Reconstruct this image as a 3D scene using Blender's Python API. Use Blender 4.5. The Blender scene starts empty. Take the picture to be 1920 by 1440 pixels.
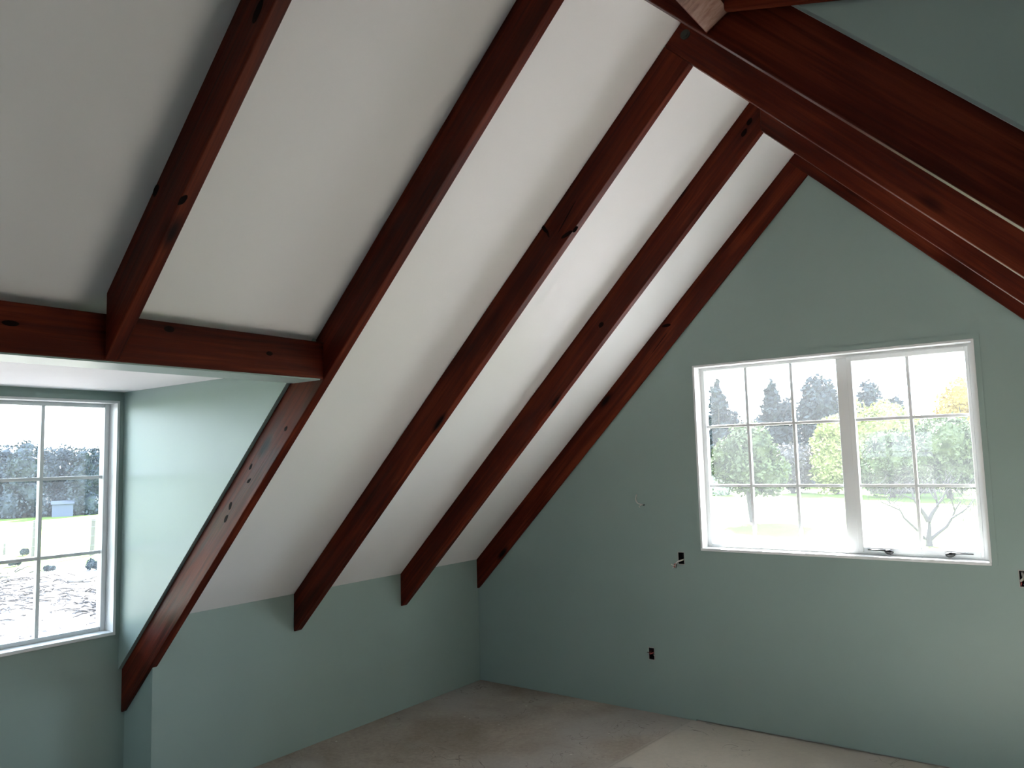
import bpy, bmesh, math, random
from mathutils import Vector, Matrix, noise
random.seed(7)
S = bpy.context.scene
COL = S.collection

# ------------------------------------------------------------------ camera
YAW, PITCH, ROLL, FPX = 0.6375, 0.0955, -0.0266, 1455.2
CAM = Vector((3.5902, -4.3787, 1.55))
F = Vector((-math.sin(YAW)*math.cos(PITCH), math.cos(YAW)*math.cos(PITCH), math.sin(PITCH)))
R0 = Vector((math.cos(YAW), math.sin(YAW), 0)); U0 = R0.cross(F)
RR = math.cos(ROLL)*R0 + math.sin(ROLL)*U0
UU = -math.sin(ROLL)*R0 + math.cos(ROLL)*U0
cd = bpy.data.cameras.new('camera'); cam = bpy.data.objects.new('camera', cd); COL.objects.link(cam)
cam.matrix_world = Matrix(((RR.x, UU.x, -F.x, CAM.x), (RR.y, UU.y, -F.y, CAM.y), (RR.z, UU.z, -F.z, CAM.z), (0, 0, 0, 1)))
cd.sensor_fit = 'HORIZONTAL'; cd.sensor_width = 36.0; cd.lens = 36.0*FPX/1920.0
cd.clip_start = 0.05; cd.clip_end = 1000
S.camera = cam

# ------------------------------------------------------------------ exposure, sky, sun, daylight portals
vs = S.view_settings
S.display_settings.display_device = 'sRGB'
vs.view_transform = 'Standard'; vs.look = 'None'; vs.exposure = 0.34; vs.gamma = 1.0; vs.use_curve_mapping = False
SKY = 9.4
w = bpy.data.worlds.new('world'); S.world = w; w.use_nodes = True
wn, wl = w.node_tree.nodes, w.node_tree.links
bg = wn['Background']; bg.inputs['Strength'].default_value = SKY
tc = wn.new('ShaderNodeTexCoord'); sp = wn.new('ShaderNodeSeparateXYZ'); wl.new(tc.outputs['Generated'], sp.inputs[0])
rp = wn.new('ShaderNodeValToRGB'); wl.new(sp.outputs['Z'], rp.inputs[0]); wl.new(rp.outputs[0], bg.inputs['Color'])
e = rp.color_ramp.elements
e[0].position = 0.0; e[0].color = (0.76, 0.89, 1.0, 1)
e[1].position = 0.75; e[1].color = (0.5, 0.68, 1.0, 1)
m_ = e.new(0.25); m_.color = (0.72, 0.87, 1.0, 1)
sd = bpy.data.lights.new('sun', 'SUN'); sd.energy = 78; sd.angle = math.radians(1.0); sd.color = (1.0, 0.99, 0.98)
so = bpy.data.objects.new('sun', sd); COL.objects.link(so); so.location = (-20, 20, 20)
so.rotation_euler = Vector((0.45, -0.76, -0.62)).to_track_quat('-Z', 'Y').to_euler()

def portal(name, loc, nrm, sx, sy):
    d = bpy.data.lights.new(name, 'AREA'); d.shape = 'RECTANGLE'; d.size = sx; d.size_y = sy; d.cycles.is_portal = True
    o = bpy.data.objects.new(name, d); COL.objects.link(o); o.location = loc
    o.rotation_euler = Vector(nrm).to_track_quat('-Z', 'Y').to_euler(); return o
portal('daylight_portal', (2.433, 0.16, 1.528), (0, -1, 0), 1.42, 1.06)
portal('daylight_portal', (-0.42, -3.25, 1.32), (1, 0, 0), 1.08, 1.5)

portal('daylight_portal', (1.3, -7.36, 1.35), (0, 1, 0), 0.9, 1.2)  # portal of the added window behind the camera

# ------------------------------------------------------------------ measures of the room
ZK, DV, XA = 0.8382, 0.2036, 2.4424        # knee wall top, plumb depth of a rafter, x of the ridge
T = 0.042                                    # rafter thickness
YB, YC, YD, YE = -2.4227, -1.6046, -0.7794, -0.015   # near faces of the frames
YA, YZ, YY, YX, YW = -3.252, -4.081, -4.91, -5.74, -6.57
YN = -7.2                                    # wall behind the camera
XR = 2*XA                                    # right knee wall
XD = -0.25                                   # face of the left dormer wall
XDR = XR + 0.25
ZG = -2.7                                    # garden level

# ------------------------------------------------------------------ helpers
def tag(o, label=None, cat=None, group=None, kind=None):
    if label: o['label'] = label
    if cat: o['category'] = cat
    if group: o['group'] = group
    if kind: o['kind'] = kind
    return o
def empty(name, loc, rot=(0, 0, 0)):
    o = bpy.data.objects.new(name, None); COL.objects.link(o); o.location = loc; o.rotation_euler = rot
    o.empty_display_size = 0.1
    return o
def obj(name, bm, mat, parent=None, M=None, bevel=0.0, smooth=False):
    """links bm (built in world coordinates) as one mesh; M = the object's own world matrix"""
    bmesh.ops.recalc_face_normals(bm, faces=bm.faces)
    if M is not None: bm.transform(M.inverted())
    if smooth:
        for f in bm.faces: f.smooth = True
    me = bpy.data.meshes.new(name); bm.to_mesh(me); bm.free()
    for m in (mat if isinstance(mat, (list, tuple)) else [mat]): me.materials.append(m)
    o = bpy.data.objects.new(name, me); COL.objects.link(o)
    if M is not None: o.matrix_world = M
    if parent is not None:
        o.parent = parent
        pm = parent_matrix(parent)
        o.matrix_parent_inverse = pm.inverted()
    if bevel:
        b = o.modifiers.new('bevel', 'BEVEL'); b.width = bevel; b.segments = 2; b.limit_method = 'ANGLE'; b.angle_limit = math.radians(30)
    return o
def parent_matrix(p):
    m = Matrix.LocRotScale(p.location, p.rotation_euler, p.scale)
    if p.parent: m = parent_matrix(p.parent) @ p.matrix_parent_inverse @ m
    return m
def box(bm, x0, x1, y0, y1, z0, z1):
    v = [bm.verts.new(q) for q in ((x0,y0,z0),(x1,y0,z0),(x1,y1,z0),(x0,y1,z0),(x0,y0,z1),(x1,y0,z1),(x1,y1,z1),(x0,y1,z1))]
    for f in ((0,3,2,1),(4,5,6,7),(0,1,5,4),(1,2,6,5),(2,3,7,6),(3,0,4,7)): bm.faces.new([v[i] for i in f])
    return bm
def bx(*a): return box(bmesh.new(), *a)
def prism(bm, pts, y0, y1):
    """polygon in x,z extruded along y"""
    a = [bm.verts.new((x, y0, z)) for x, z in pts]; b = [bm.verts.new((x, y1, z)) for x, z in pts]
    n = len(pts); bm.faces.new(a); bm.faces.new(list(reversed(b)))
    for i in range(n): bm.faces.new((a[i], b[i], b[(i+1) % n], a[(i+1) % n]))
    return bm
def pr(pts, y0, y1): return prism(bmesh.new(), pts, y0, y1)
def slab(us, vs_, solid, d0, d1, axis):
    """wall with holes: grid us x vs_, cells where solid(u,v); axis 'y' -> (u,d,v), axis 'x' -> (d,u,v), axis 'z' -> (u,v,d)"""
    bm = bmesh.new(); V = {}
    def vert(i, j, k):
        if (i, j, k) not in V:
            u, v, d = us[i], vs_[j], (d0, d1)[k]
            V[(i, j, k)] = bm.verts.new((u, d, v) if axis == 'y' else (d, u, v) if axis == 'x' else (u, v, d))
        return V[(i, j, k)]
    n, m = len(us)-1, len(vs_)-1
    ok = [[bool(solid((us[i]+us[i+1])/2, (vs_[j]+vs_[j+1])/2)) for j in range(m)] for i in range(n)]
    g = lambda i, j: 0 <= i < n and 0 <= j < m and ok[i][j]
    for i in range(n):
        for j in range(m):
            if not ok[i][j]: continue
            for k in (0, 1): bm.faces.new([vert(i, j, k), vert(i+1, j, k), vert(i+1, j+1, k), vert(i, j+1, k)])
            if not g(i-1, j): bm.faces.new([vert(i, j, 0), vert(i, j+1, 0), vert(i, j+1, 1), vert(i, j, 1)])
            if not g(i+1, j): bm.faces.new([vert(i+1, j, 0), vert(i+1, j+1, 0), vert(i+1, j+1, 1), vert(i+1, j, 1)])
            if not g(i, j-1): bm.faces.new([vert(i, j, 0), vert(i+1, j, 0), vert(i+1, j, 1), vert(i, j, 1)])
            if not g(i, j+1): bm.faces.new([vert(i, j+1, 0), vert(i+1, j+1, 0), vert(i+1, j+1, 1), vert(i, j+1, 1)])
    return bm
def cut(bm, co, no):
    """keeps the part behind the plane"""
    g = list(bm.verts)+list(bm.edges)+list(bm.faces)
    r = bmesh.ops.bisect_plane(bm, geom=g, plane_co=co, plane_no=no, clear_outer=True)
    ed = [x for x in r['geom_cut'] if isinstance(x, bmesh.types.BMEdge)]
    if ed: bmesh.ops.holes_fill(bm, edges=ed, sides=0)
    return bm
def tube(bm, pts, rad, n=8, caps=True):
    """tube along points; rad a number or one per point"""
    pts = [Vector(p) for p in pts]; rings = []
    up = Vector((0.13, 0.31, 0.94)).normalized()
    for i, p in enumerate(pts):
        d = (pts[min(i+1, len(pts)-1)] - pts[max(i-1, 0)]).normalized()
        a = d.cross(up)
        if a.length < 1e-3: a = d.cross(Vector((1, 0, 0)))
        a.normalize(); b = d.cross(a)
        r = rad[i] if isinstance(rad, (list, tuple)) else rad
        rings.append([bm.verts.new(p + r*(math.cos(t)*a + math.sin(t)*b)) for t in [2*math.pi*k/n for k in range(n)]])
    for A, B in zip(rings, rings[1:]):
        for k in range(n): bm.faces.new((A[k], A[(k+1) % n], B[(k+1) % n], B[k]))
    if caps: bm.faces.new(rings[0]); bm.faces.new(list(reversed(rings[-1])))
    return bm

# ------------------------------------------------------------------ materials
def mat(name):
    m = bpy.data.materials.new(name); m.use_nodes = True
    return m, m.node_tree.nodes, m.node_tree.links, m.node_tree.nodes['Principled BSDF']
def nd(n, t, **k):
    x = n.new(t)
    for a, b in k.items(): setattr(x, a, b)
    return x
def plain(name, col, rough=0.6, metal=0.0, spec=0.5):
    m, n, l, b = mat(name)
    b.inputs['Base Color'].default_value = (*col, 1); b.inputs['Roughness'].default_value = rough
    b.inputs['Metallic'].default_value = metal; b.inputs['Specular IOR Level'].default_value = spec
    return m
def paint(name, col, rough, var=0.03, bump=0.02, spec=0.4):
    m, n, l, b = mat(name)
    t = nd(n, 'ShaderNodeTexCoord')
    a = nd(n, 'ShaderNodeTexNoise'); a.inputs['Scale'].default_value = 2.2; a.inputs['Detail'].default_value = 4; l.new(t.outputs['Object'], a.inputs['Vector'])
    r = nd(n, 'ShaderNodeValToRGB'); l.new(a.outputs['Fac'], r.inputs[0])
    r.color_ramp.elements[0].position = .3; r.color_ramp.elements[1].position = .7
    r.color_ramp.elements[0].color = (*[c*(1-var) for c in col], 1); r.color_ramp.elements[1].color = (*[c*(1+var) for c in col], 1)
    l.new(r.outputs[0], b.inputs['Base Color']); b.inputs['Roughness'].default_value = rough; b.inputs['Specular IOR Level'].default_value = spec
    g = nd(n, 'ShaderNodeTexNoise'); g.inputs['Scale'].default_value = 160; l.new(t.outputs['Object'], g.inputs['Vector'])
    q = nd(n, 'ShaderNodeBump'); q.inputs['Strength'].default_value = bump; q.inputs['Distance'].default_value = .01
    l.new(g.outputs['Fac'], q.inputs['Height']); l.new(q.outputs[0], b.inputs['Normal'])
    return m
SAGE = paint('sage_green_wall_paint', (0.285, 0.375, 0.345), 0.40)
WHITE = paint('white_ceiling_paint', (0.80, 0.80, 0.80), 0.75, var=.01)
GLOSSW = plain('white_window_paint', (0.80, 0.82, 0.82), 0.3)
BLACK = plain('black_latch_metal', (0.012, 0.013, 0.014), 0.35)
BOXDK = plain('dark_flush_box', (0.008, 0.009, 0.011), 0.6)
CABLE = plain('white_cable_sheath', (0.62, 0.60, 0.55), 0.5)
REDW = plain('red_core_wire', (0.30, 0.06, 0.05), 0.5)
BRN = plain('dark_core_wire', (0.05, 0.02, 0.015), 0.5)
GREY = plain('plasterboard_cut_edge', (0.42, 0.40, 0.37), 0.9)

def wood(name, dark, mid, light, rough=0.38, coat=0.0, rawspot=None):
    m, n, l, b = mat(name)
    t = nd(n, 'ShaderNodeTexCoord'); oi = nd(n, 'ShaderNodeObjectInfo')
    ofs = nd(n, 'ShaderNodeVectorMath', operation='SCALE'); ofs.inputs[0].default_value = (37.0, 19.0, 53.0); l.new(oi.outputs['Random'], ofs.inputs['Scale'])
    add = nd(n, 'ShaderNodeVectorMath', operation='ADD'); l.new(t.outputs['Object'], add.inputs[0]); l.new(ofs.outputs[0], add.inputs[1])
    def mp(sc):
        x = nd(n, 'ShaderNodeMapping'); x.inputs['Scale'].default_value = sc; l.new(add.outputs[0], x.inputs['Vector']); return x.outputs[0]
    def nz(sc, scale, det=4, rgh=.55, dist=0.0):
        x = nd(n, 'ShaderNodeTexNoise'); x.inputs['Scale'].default_value = scale; x.inputs['Detail'].default_value = det
        x.inputs['Roughness'].default_value = rgh; x.inputs['Distortion'].default_value = dist; l.new(mp(sc), x.inputs['Vector']); return x.outputs['Fac']
    # knots: a few stretched cells per metre, only some of them dark
    vo = nd(n, 'ShaderNodeTexVoronoi'); vo.inputs['Scale'].default_value = 1.0; l.new(mp((2.3, 7.0, 7.0)), vo.inputs['Vector'])
    kn = nd(n, 'ShaderNodeMapRange'); kn.interpolation_type = 'SMOOTHSTEP'; l.new(vo.outputs['Distance'], kn.inputs[0])
    kn.inputs[1].default_value = .06; kn.inputs[2].default_value = .2; kn.inputs[3].default_value = 1; kn.inputs[4].default_value = 0
    sel = nd(n, 'ShaderNodeSeparateXYZ'); l.new(vo.outputs['Color'], sel.inputs[0])
    gt = nd(n, 'ShaderNodeMath', operation='GREATER_THAN'); gt.inputs[1].default_value = .5; l.new(sel.outputs[0], gt.inputs[0])
    kk = nd(n, 'ShaderNodeMath', operation='MULTIPLY'); l.new(kn.outputs[0], kk.inputs[0]); l.new(gt.outputs[0], kk.inputs[1])
    fine = nz((1.0, 34.0, 34.0), 2.0, 6, .6, .6)
    broad = nz((0.9, 6.0, 6.0), 1.3, 3, .5, 1.0)
    mx = nd(n, 'ShaderNodeMix', data_type='FLOAT'); mx.inputs[0].default_value = .45; l.new(broad, mx.inputs[2]); l.new(fine, mx.inputs[3])
    r = nd(n, 'ShaderNodeValToRGB'); l.new(mx.outputs[0], r.inputs[0]); el = r.color_ramp.elements
    el[0].position = .33; el[0].color = (*dark, 1); el[1].position = .66; el[1].color = (*light, 1)
    q = el.new(.5); q.color = (*mid, 1)
    mc = nd(n, 'ShaderNodeMix', data_type='RGBA'); l.new(kk.outputs[0], mc.inputs[0]); l.new(r.outputs[0], mc.inputs[6]); mc.inputs[7].default_value = (*[c*.28 for c in dark], 1)
    l.new(mc.outputs[2], b.inputs['Base Color'])
    ro = nd(n, 'ShaderNodeMapRange'); l.new(broad, ro.inputs[0]); ro.inputs[1].default_value = .3; ro.inputs[2].default_value = .7
    ro.inputs[3].default_value = rough*.75; ro.inputs[4].default_value = rough*1.5; l.new(ro.outputs[0], b.inputs['Roughness'])
    b.inputs['Specular IOR Level'].default_value = .09; b.inputs['Coat Weight'].default_value = coat; b.inputs['Coat Roughness'].default_value = .2
    bu = nd(n, 'ShaderNodeBump'); bu.inputs['Strength'].default_value = .25; bu.inputs['Distance'].default_value = .004
    l.new(fine, bu.inputs['Height']); l.new(bu.outputs[0], b.inputs['Normal']); 
    return m
WOOD = wood('red_brown_stained_timber', (0.022, 0.0044, 0.0024), (0.080, 0.0120, 0.0050), (0.160, 0.030, 0.011))
LITW = wood('reflected_light_timber', (0.12, 0.06, 0.045), (0.26, 0.15, 0.115), (0.36, 0.24, 0.2), rough=.45, coat=.15)  # pale tone stands in for light reflected off the stained timber

def glass_mat():
    m, n, l, b = mat('glare_veil_window_glass'); out = n['Material Output']; n.remove(b)
    tr = nd(n, 'ShaderNodeBsdfTransparent'); gl = nd(n, 'ShaderNodeBsdfGlossy'); gl.inputs['Roughness'].default_value = .02
    tl = nd(n, 'ShaderNodeBsdfTranslucent'); tl.inputs['Color'].default_value = (.9, .95, 1, 1)  # translucent share imitates a veil of glare over the view
    fr = nd(n, 'ShaderNodeFresnel'); fr.inputs['IOR'].default_value = 1.25
    t = nd(n, 'ShaderNodeTexCoord'); a = nd(n, 'ShaderNodeTexNoise'); a.inputs['Scale'].default_value = 3; a.inputs['Detail'].default_value = 2
    l.new(t.outputs['Object'], a.inputs['Vector'])
    mr = nd(n, 'ShaderNodeMapRange'); l.new(a.outputs['Fac'], mr.inputs[0]); mr.inputs[1].default_value = .35; mr.inputs[2].default_value = .75
    mr.inputs[3].default_value = .007; mr.inputs[4].default_value = .010
    m1 = nd(n, 'ShaderNodeMixShader'); l.new(mr.outputs[0], m1.inputs[0]); l.new(tr.outputs[0], m1.inputs[1]); l.new(tl.outputs[0], m1.inputs[2])
    m2 = nd(n, 'ShaderNodeMixShader'); l.new(fr.outputs[0], m2.inputs[0]); l.new(m1.outputs[0], m2.inputs[1]); l.new(gl.outputs[0], m2.inputs[2])
    l.new(m2.outputs[0], out.inputs['Surface']); return m
GLASS = glass_mat()

def floor_mat():
    m, n, l, b = mat('bare_floor_board_with_plaster_marks')
    t = nd(n, 'ShaderNodeTexCoord'); P = t.outputs['Object']
    def nz(scale, det=5, rgh=.6, dist=0, sc=None):
        x = nd(n, 'ShaderNodeTexNoise'); x.inputs['Scale'].default_value = scale; x.inputs['Detail'].default_value = det; x.inputs['Roughness'].default_value = rgh; x.inputs['Distortion'].default_value = dist
        if sc:
            mpn = nd(n, 'ShaderNodeMapping'); mpn.inputs['Scale'].default_value = sc; l.new(P, mpn.inputs[0]); l.new(mpn.outputs[0], x.inputs['Vector'])
        else: l.new(P, x.inputs['Vector'])
        return x.outputs['Fac']
    def ramp(src, a, ca, c, cc):
        r = nd(n, 'ShaderNodeValToRGB'); l.new(src, r.inputs[0]); r.color_ramp.elements[0].position = a; r.color_ramp.elements[0].color = ca
        r.color_ramp.elements[1].position = c; r.color_ramp.elements[1].color = cc; return r.outputs[0]
    def mix(f, a, c):
        x = nd(n, 'ShaderNodeMix', data_type='RGBA')
        if isinstance(f, float): x.inputs[0].default_value = f
        else: l.new(f, x.inputs[0])
        for s, i in ((a, 6), (c, 7)):
            if isinstance(s, tuple): x.inputs[i].default_value = s
            else: l.new(s, x.inputs[i])
        return x.outputs[2]
    base = ramp(nz(1.7, 6, .6, .5), .32, (.225, .18, .14, 1), .68, (.40, .345, .295, 1))
    grit = ramp(nz(38, 4, .7), .3, (.82, .82, .82, 1), .7, (1.12, 1.12, 1.12, 1))
    mu = nd(n, 'ShaderNodeMix', data_type='RGBA', blend_type='MULTIPLY'); mu.inputs[0].default_value = 1; l.new(base, mu.inputs[6]); l.new(grit, mu.inputs[7])
    # the sheet right of the joint is paler
    s = nd(n, 'ShaderNodeSeparateXYZ'); l.new(P, s.inputs[0])
    wob = nd(n, 'ShaderNodeMath', operation='MULTIPLY_ADD'); l.new(s.outputs['Y'], wob.inputs[0]); wob.inputs[1].default_value = -.07; l.new(s.outputs['X'], wob.inputs[2])
    gt = nd(n, 'ShaderNodeMapRange'); l.new(wob.outputs[0], gt.inputs[0]); gt.inputs[1].default_value = 1.57; gt.inputs[2].default_value = 1.61
    pale = mix(.46, mu.outputs[2], (.66, .62, .54, 1))
    c1 = mix(gt.outputs[0], mu.outputs[2], pale)
    d = nd(n, 'ShaderNodeMath', operation='SUBTRACT'); l.new(wob.outputs[0], d.inputs[0]); d.inputs[1].default_value = 1.59
    ab = nd(n, 'ShaderNodeMath', operation='ABSOLUTE'); l.new(d.outputs[0], ab.inputs[0])
    lt = nd(n, 'ShaderNodeMapRange'); l.new(ab.outputs[0], lt.inputs[0]); lt.inputs[1].default_value = .002; lt.inputs[2].default_value = .008; lt.inputs[3].default_value = .28; lt.inputs[4].default_value = 0
    c2 = mix(lt.outputs[0], c1, (.10, .08, .065, 1))
    # bluish grey scuffed patch, plaster specks, dark scratches
    c3 = mix(ramp(nz(1.1, 3, .5), .5, (0, 0, 0, 1), .64, (.6, .6, .6, 1)), c2, (.40, .38, .365, 1))
    vo = nd(n, 'ShaderNodeTexVoronoi'); vo.inputs['Scale'].default_value = 7; l.new(P, vo.inputs['Vector'])
    c4 = mix(ramp(vo.outputs['Distance'], .03, (1, 1, 1, 1), .06, (0, 0, 0, 1)), c3, (.6, .58, .53, 1))
    vein = nz(3.2, 2, .4, 3.0)
    sb = nd(n, 'ShaderNodeMath', operation='SUBTRACT'); l.new(vein, sb.inputs[0]); sb.inputs[1].default_value = .5
    a2 = nd(n, 'ShaderNodeMath', operation='ABSOLUTE'); l.new(sb.outputs[0], a2.inputs[0])
    mk = nd(n, 'ShaderNodeMath', operation='MULTIPLY'); l.new(ramp(a2.outputs[0], .002, (1, 1, 1, 1), .006, (0, 0, 0, 1)), mk.inputs[0]); l.new(ramp(nz(2.1, 2), .52, (0, 0, 0, 1), .6, (.8, .8, .8, 1)), mk.inputs[1])
    c5 = mix(mk.outputs[0], c4, (.09, .07, .06, 1))
    l.new(c5, b.inputs['Base Color']); b.inputs['Roughness'].default_value = .62
    bu = nd(n, 'ShaderNodeBump'); bu.inputs['Strength'].default_value = .15; bu.inputs['Distance'].default_value = .01; l.new(nz(20, 5, .7), bu.inputs['Height']); l.new(bu.outputs[0], b.inputs['Normal'])
    return m
FLOOR = floor_mat()

def ground_mat():
    m, n, l, b = mat('meadow_grass_and_turned_earth')
    t = nd(n, 'ShaderNodeTexCoord'); P = t.outputs['Object']
    def nz(s, d=5, r=.6):
        x = nd(n, 'ShaderNodeTexNoise'); x.inputs['Scale'].default_value = s; x.inputs['Detail'].default_value = d; x.inputs['Roughness'].default_value = r; l.new(P, x.inputs['Vector']); return x.outputs['Fac']
    g = nd(n, 'ShaderNodeValToRGB'); l.new(nz(.12), g.inputs[0]); g.color_ramp.elements[0].position = .35; g.color_ramp.elements[0].color = (.062, .108, .014, 1); g.color_ramp.elements[1].position = .7; g.color_ramp.elements[1].color = (.10, .14, .024, 1)
    d = nd(n, 'ShaderNodeValToRGB'); l.new(nz(1.3, 8, .75), d.inputs[0]); d.color_ramp.elements[0].position = .38; d.color_ramp.elements[0].color = (.085, .07, .06, 1); d.color_ramp.elements[1].position = .6; d.color_ramp.elements[1].color = (.33, .30, .28, 1)
    # turned earth only in the strip beside the house on the left
    s = nd(n, 'ShaderNodeSeparateXYZ'); l.new(P, s.inputs[0])
    wv = nd(n, 'ShaderNodeMath', operation='MULTIPLY_ADD'); l.new(nz(.16, 4), wv.inputs[0]); wv.inputs[1].default_value = 22; l.new(s.outputs['X'], wv.inputs[2])
    a = nd(n, 'ShaderNodeMapRange'); l.new(wv.outputs[0], a.inputs[0]); a.inputs[1].default_value = -22; a.inputs[2].default_value = -15
    a2 = nd(n, 'ShaderNodeMapRange'); l.new(s.outputs['Y'], a2.inputs[0]); a2.inputs[1].default_value = 16; a2.inputs[2].default_value = 22; a2.inputs[3].default_value = 1; a2.inputs[4].default_value = 0
    mm = nd(n, 'ShaderNodeMath', operation='MULTIPLY'); l.new(a.outputs[0], mm.inputs[0]); l.new(a2.outputs[0], mm.inputs[1])
    x = nd(n, 'ShaderNodeMix', data_type='RGBA'); l.new(mm.outputs[0], x.inputs[0]); l.new(g.outputs[0], x.inputs[6]); l.new(d.outputs[0], x.inputs[7])
    l.new(x.outputs[2], b.inputs['Base Color']); b.inputs['Roughness'].default_value = .95; b.inputs['Specular IOR Level'].default_value = .1
    return m
def leaf(name, c1, c2):
    m, n, l, b = mat(name); oi = nd(n, 'ShaderNodeTexCoord'); a = nd(n, 'ShaderNodeTexNoise'); a.inputs['Scale'].default_value = 1.3; l.new(oi.outputs['Object'], a.inputs['Vector'])
    r = nd(n, 'ShaderNodeValToRGB'); l.new(a.outputs['Fac'], r.inputs[0]); r.color_ramp.elements[0].position = .35; r.color_ramp.elements[0].color = (*c1, 1); r.color_ramp.elements[1].position = .65; r.color_ramp.elements[1].color = (*c2, 1)
    l.new(r.outputs[0], b.inputs['Base Color']); b.inputs['Roughness'].default_value = .8; b.inputs['Specular IOR Level'].default_value = .15
    return m

# ------------------------------------------------------------------ the room shell
def st(name, bm, m, **k): return tag(obj(name, bm, m, **k), kind='structure')
fl = slab([XD-.2, 0, XR, XDR+.2], [YN-.2, YY, YZ-.02, YB+.02, .25],
          lambda u, v: (0 < u < XR) or (u < 0 and YZ-.02 < v < YB+.02) or (u > XR and YY < v < YB+.02), -.25, 0, 'z')
st('floor', fl, FLOOR)

WX0, WX1, WZ0, WZ1 = 1.711, 3.155, 0.993, 2.063
SOCK = [(1.553, 1.590, .895, .963), (1.331, 1.366, .313, .381), (3.272, 3.310, .890, .964)]
HOLE = [(1.326, 1.334, 1.238, 1.246), (1.338, 1.345, 1.236, 1.246)]
us = sorted({-.15, 1.62, XR+.15, WX0-.012, WX1+.012, *[q for s in SOCK+HOLE for q in s[:2]]})
vz = sorted({0, .008, 3.45, WZ0-.014, WZ1+.012, *[q for s in SOCK+HOLE for q in s[2:]]})
grown = lambda s: (s[0]-.012, s[1]+.012, s[2]-.014, s[3]+.012)
inr = lambda u, v, s: s[0] < u < s[1] and s[2] < v < s[3]
TJ = .012
win = (WX0-TJ, WX1+TJ, WZ0-.014, WZ1+TJ)
gap = (1.62, XR, 0, .008)
def roofcut(bm):
    cut(bm, (0, 0, ZK+.12), Vector((-1, 0, 1)).normalized()); cut(bm, (XR, 0, ZK+.12), Vector((1, 0, 1)).normalized()); return bm
lining = slab(us, vz, lambda u, v: not (inr(u, v, win) or inr(u, v, gap) or any(inr(u, v, s) for s in SOCK+HOLE)), 0, .013, 'y')
st('wall_far', roofcut(lining), SAGE)
back = slab(us, vz, lambda u, v: not (inr(u, v, win) or any(inr(u, v, s) for s in SOCK+HOLE)), .013, .062, 'y')
tmp = slab(us, vz, lambda u, v: not inr(u, v, win), .062, .21, 'y')
me_ = bpy.data.meshes.new('t'); tmp.to_mesh(me_); tmp.free(); back.from_mesh(me_); bpy.data.meshes.remove(me_)
st('wall_far_framing', roofcut(back), GREY)
st('wall_left', slab([YN, YZ, YB+.0197, 0], [0, ZK], lambda u, v: not (YZ < u < YB+.0197), -.14, 0, 'x'), SAGE)
st('wall_right', slab([YN, YY, YB+.0197, 0], [0, ZK], lambda u, v: not (YY < u < YB+.0197), XR, XR+.14, 'x'), SAGE)
NW = (.7, 1.9, .9, 1.8)  # opening of the window added for fill light
st('wall_near', roofcut(slab([-.15, NW[0]-.012, NW[1]+.012, XR+.15], [0, NW[2]-.014, NW[3]+.012, 3.45], lambda u, v: not inr(u, v, grown(NW)), YN-.15, YN, 'y')), SAGE)
# sloping ceilings, open where the dormers cut in
HX = 1.241                                  # room face of the left header
def slope(side, spans):
    bm = bmesh.new()
    for y0, y1, xs in spans:
        p = [(xs, ZK+xs), (XA, ZK+XA), (XA, ZK+XA+.11), (xs, ZK+xs+.11)]
        if side > 0: p = [(XR-x, z) for x, z in p]
        prism(bm, p, y0, y1)
    return bm
st('ceiling', slope(-1, [(YB+.001, .0, 0), (YZ, YB+.001, HX-.064), (YN, YZ, 0)]), WHITE)
st('ceiling', slope(1, [(YB+.001, .0, 0), (YY, YB+.001, 2.015), (YN, YY, 0)]), WHITE)

# left dormer: front wall, cheeks, flat ceiling
LW = (-4.03, -2.470, .770, 1.872)
st('wall_left_dormer', slab([YZ-.06, LW[0]-TJ, LW[1]+TJ, YB+.05], [0, LW[2]-.014, LW[3]+TJ, 1.93], lambda u, v: not inr(u, v, grown(LW)), XD-.17, XD, 'x'), SAGE)
HC = 1.928
st('ceiling_dormer', pr([(XD-.17, HC), (HX-.048, HC), (HX-.048, HC+.06), (HX-.066, HC+.06), (HX-.066, 2.14), (XD-.17, 2.14)], YZ-.06, YB+.05), WHITE)
def cheek(y0, y1):
    return pr([(XD, ZK+XD), (HX-.045, ZK+HX-.045), (HX-.045, HC), (XD, HC)], y0, y1)
st('wall_left_cheek_far', cheek(YB-.016, YB+.03), SAGE)
st('wall_left_cheek_near', cheek(YZ-.03, YZ+.016), SAGE)
st('wall_left_post_far', pr([(XD-.01, 0), (-.0005, 0), (-.0005, ZK-.01), (XD-.01, ZK-.02+XD)], YB+.0180, YB+.12), SAGE)
st('wall_left_post_near', pr([(XD-.01, 0), (-.0005, 0), (-.0005, ZK-.01), (XD-.01, ZK-.02+XD)], YZ-.12, YZ+.002), SAGE)

# right dormer: lean-to roof falling gently from the header
SX, SZ, SS = 3.058, 2.666, -.27            # the cheek's tip and the fall of the raking timber above it
shed = lambda x, o=0: SZ + SS*(x-SX) + o
st('wall_right_dormer', slab([YY-.06, YB+.05], [0, shed(XDR)+.25], lambda u, v: True, XDR, XDR+.17, 'x'), SAGE)
st('ceiling_shed', pr([(2.86, shed(2.86, .16)), (XDR+.17, shed(XDR+.17, .16)), (XDR+.17, shed(XDR+.17, .26)), (2.86, shed(2.86, .26))], YY-.06, YB+.05), WHITE)
def rcheek(y0, y1):
    return pr([(2.95, XR+ZK-2.95+.024), (XDR, ZK-.25+.024), (XDR, shed(XDR, .2)), (2.95, shed(2.95, .2))], y0, y1)
st('wall_right_cheek_far', rcheek(YB-.034, YB+.03), SAGE)
st('wall_right_cheek_near', rcheek(YY-.03, YY+.014), SAGE)
st('wall_right_post_far', pr([(XR, 0), (XDR, 0), (XDR, ZK-.26), (XR, ZK-.01)], YB+.0180, YB+.12), SAGE)
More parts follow.
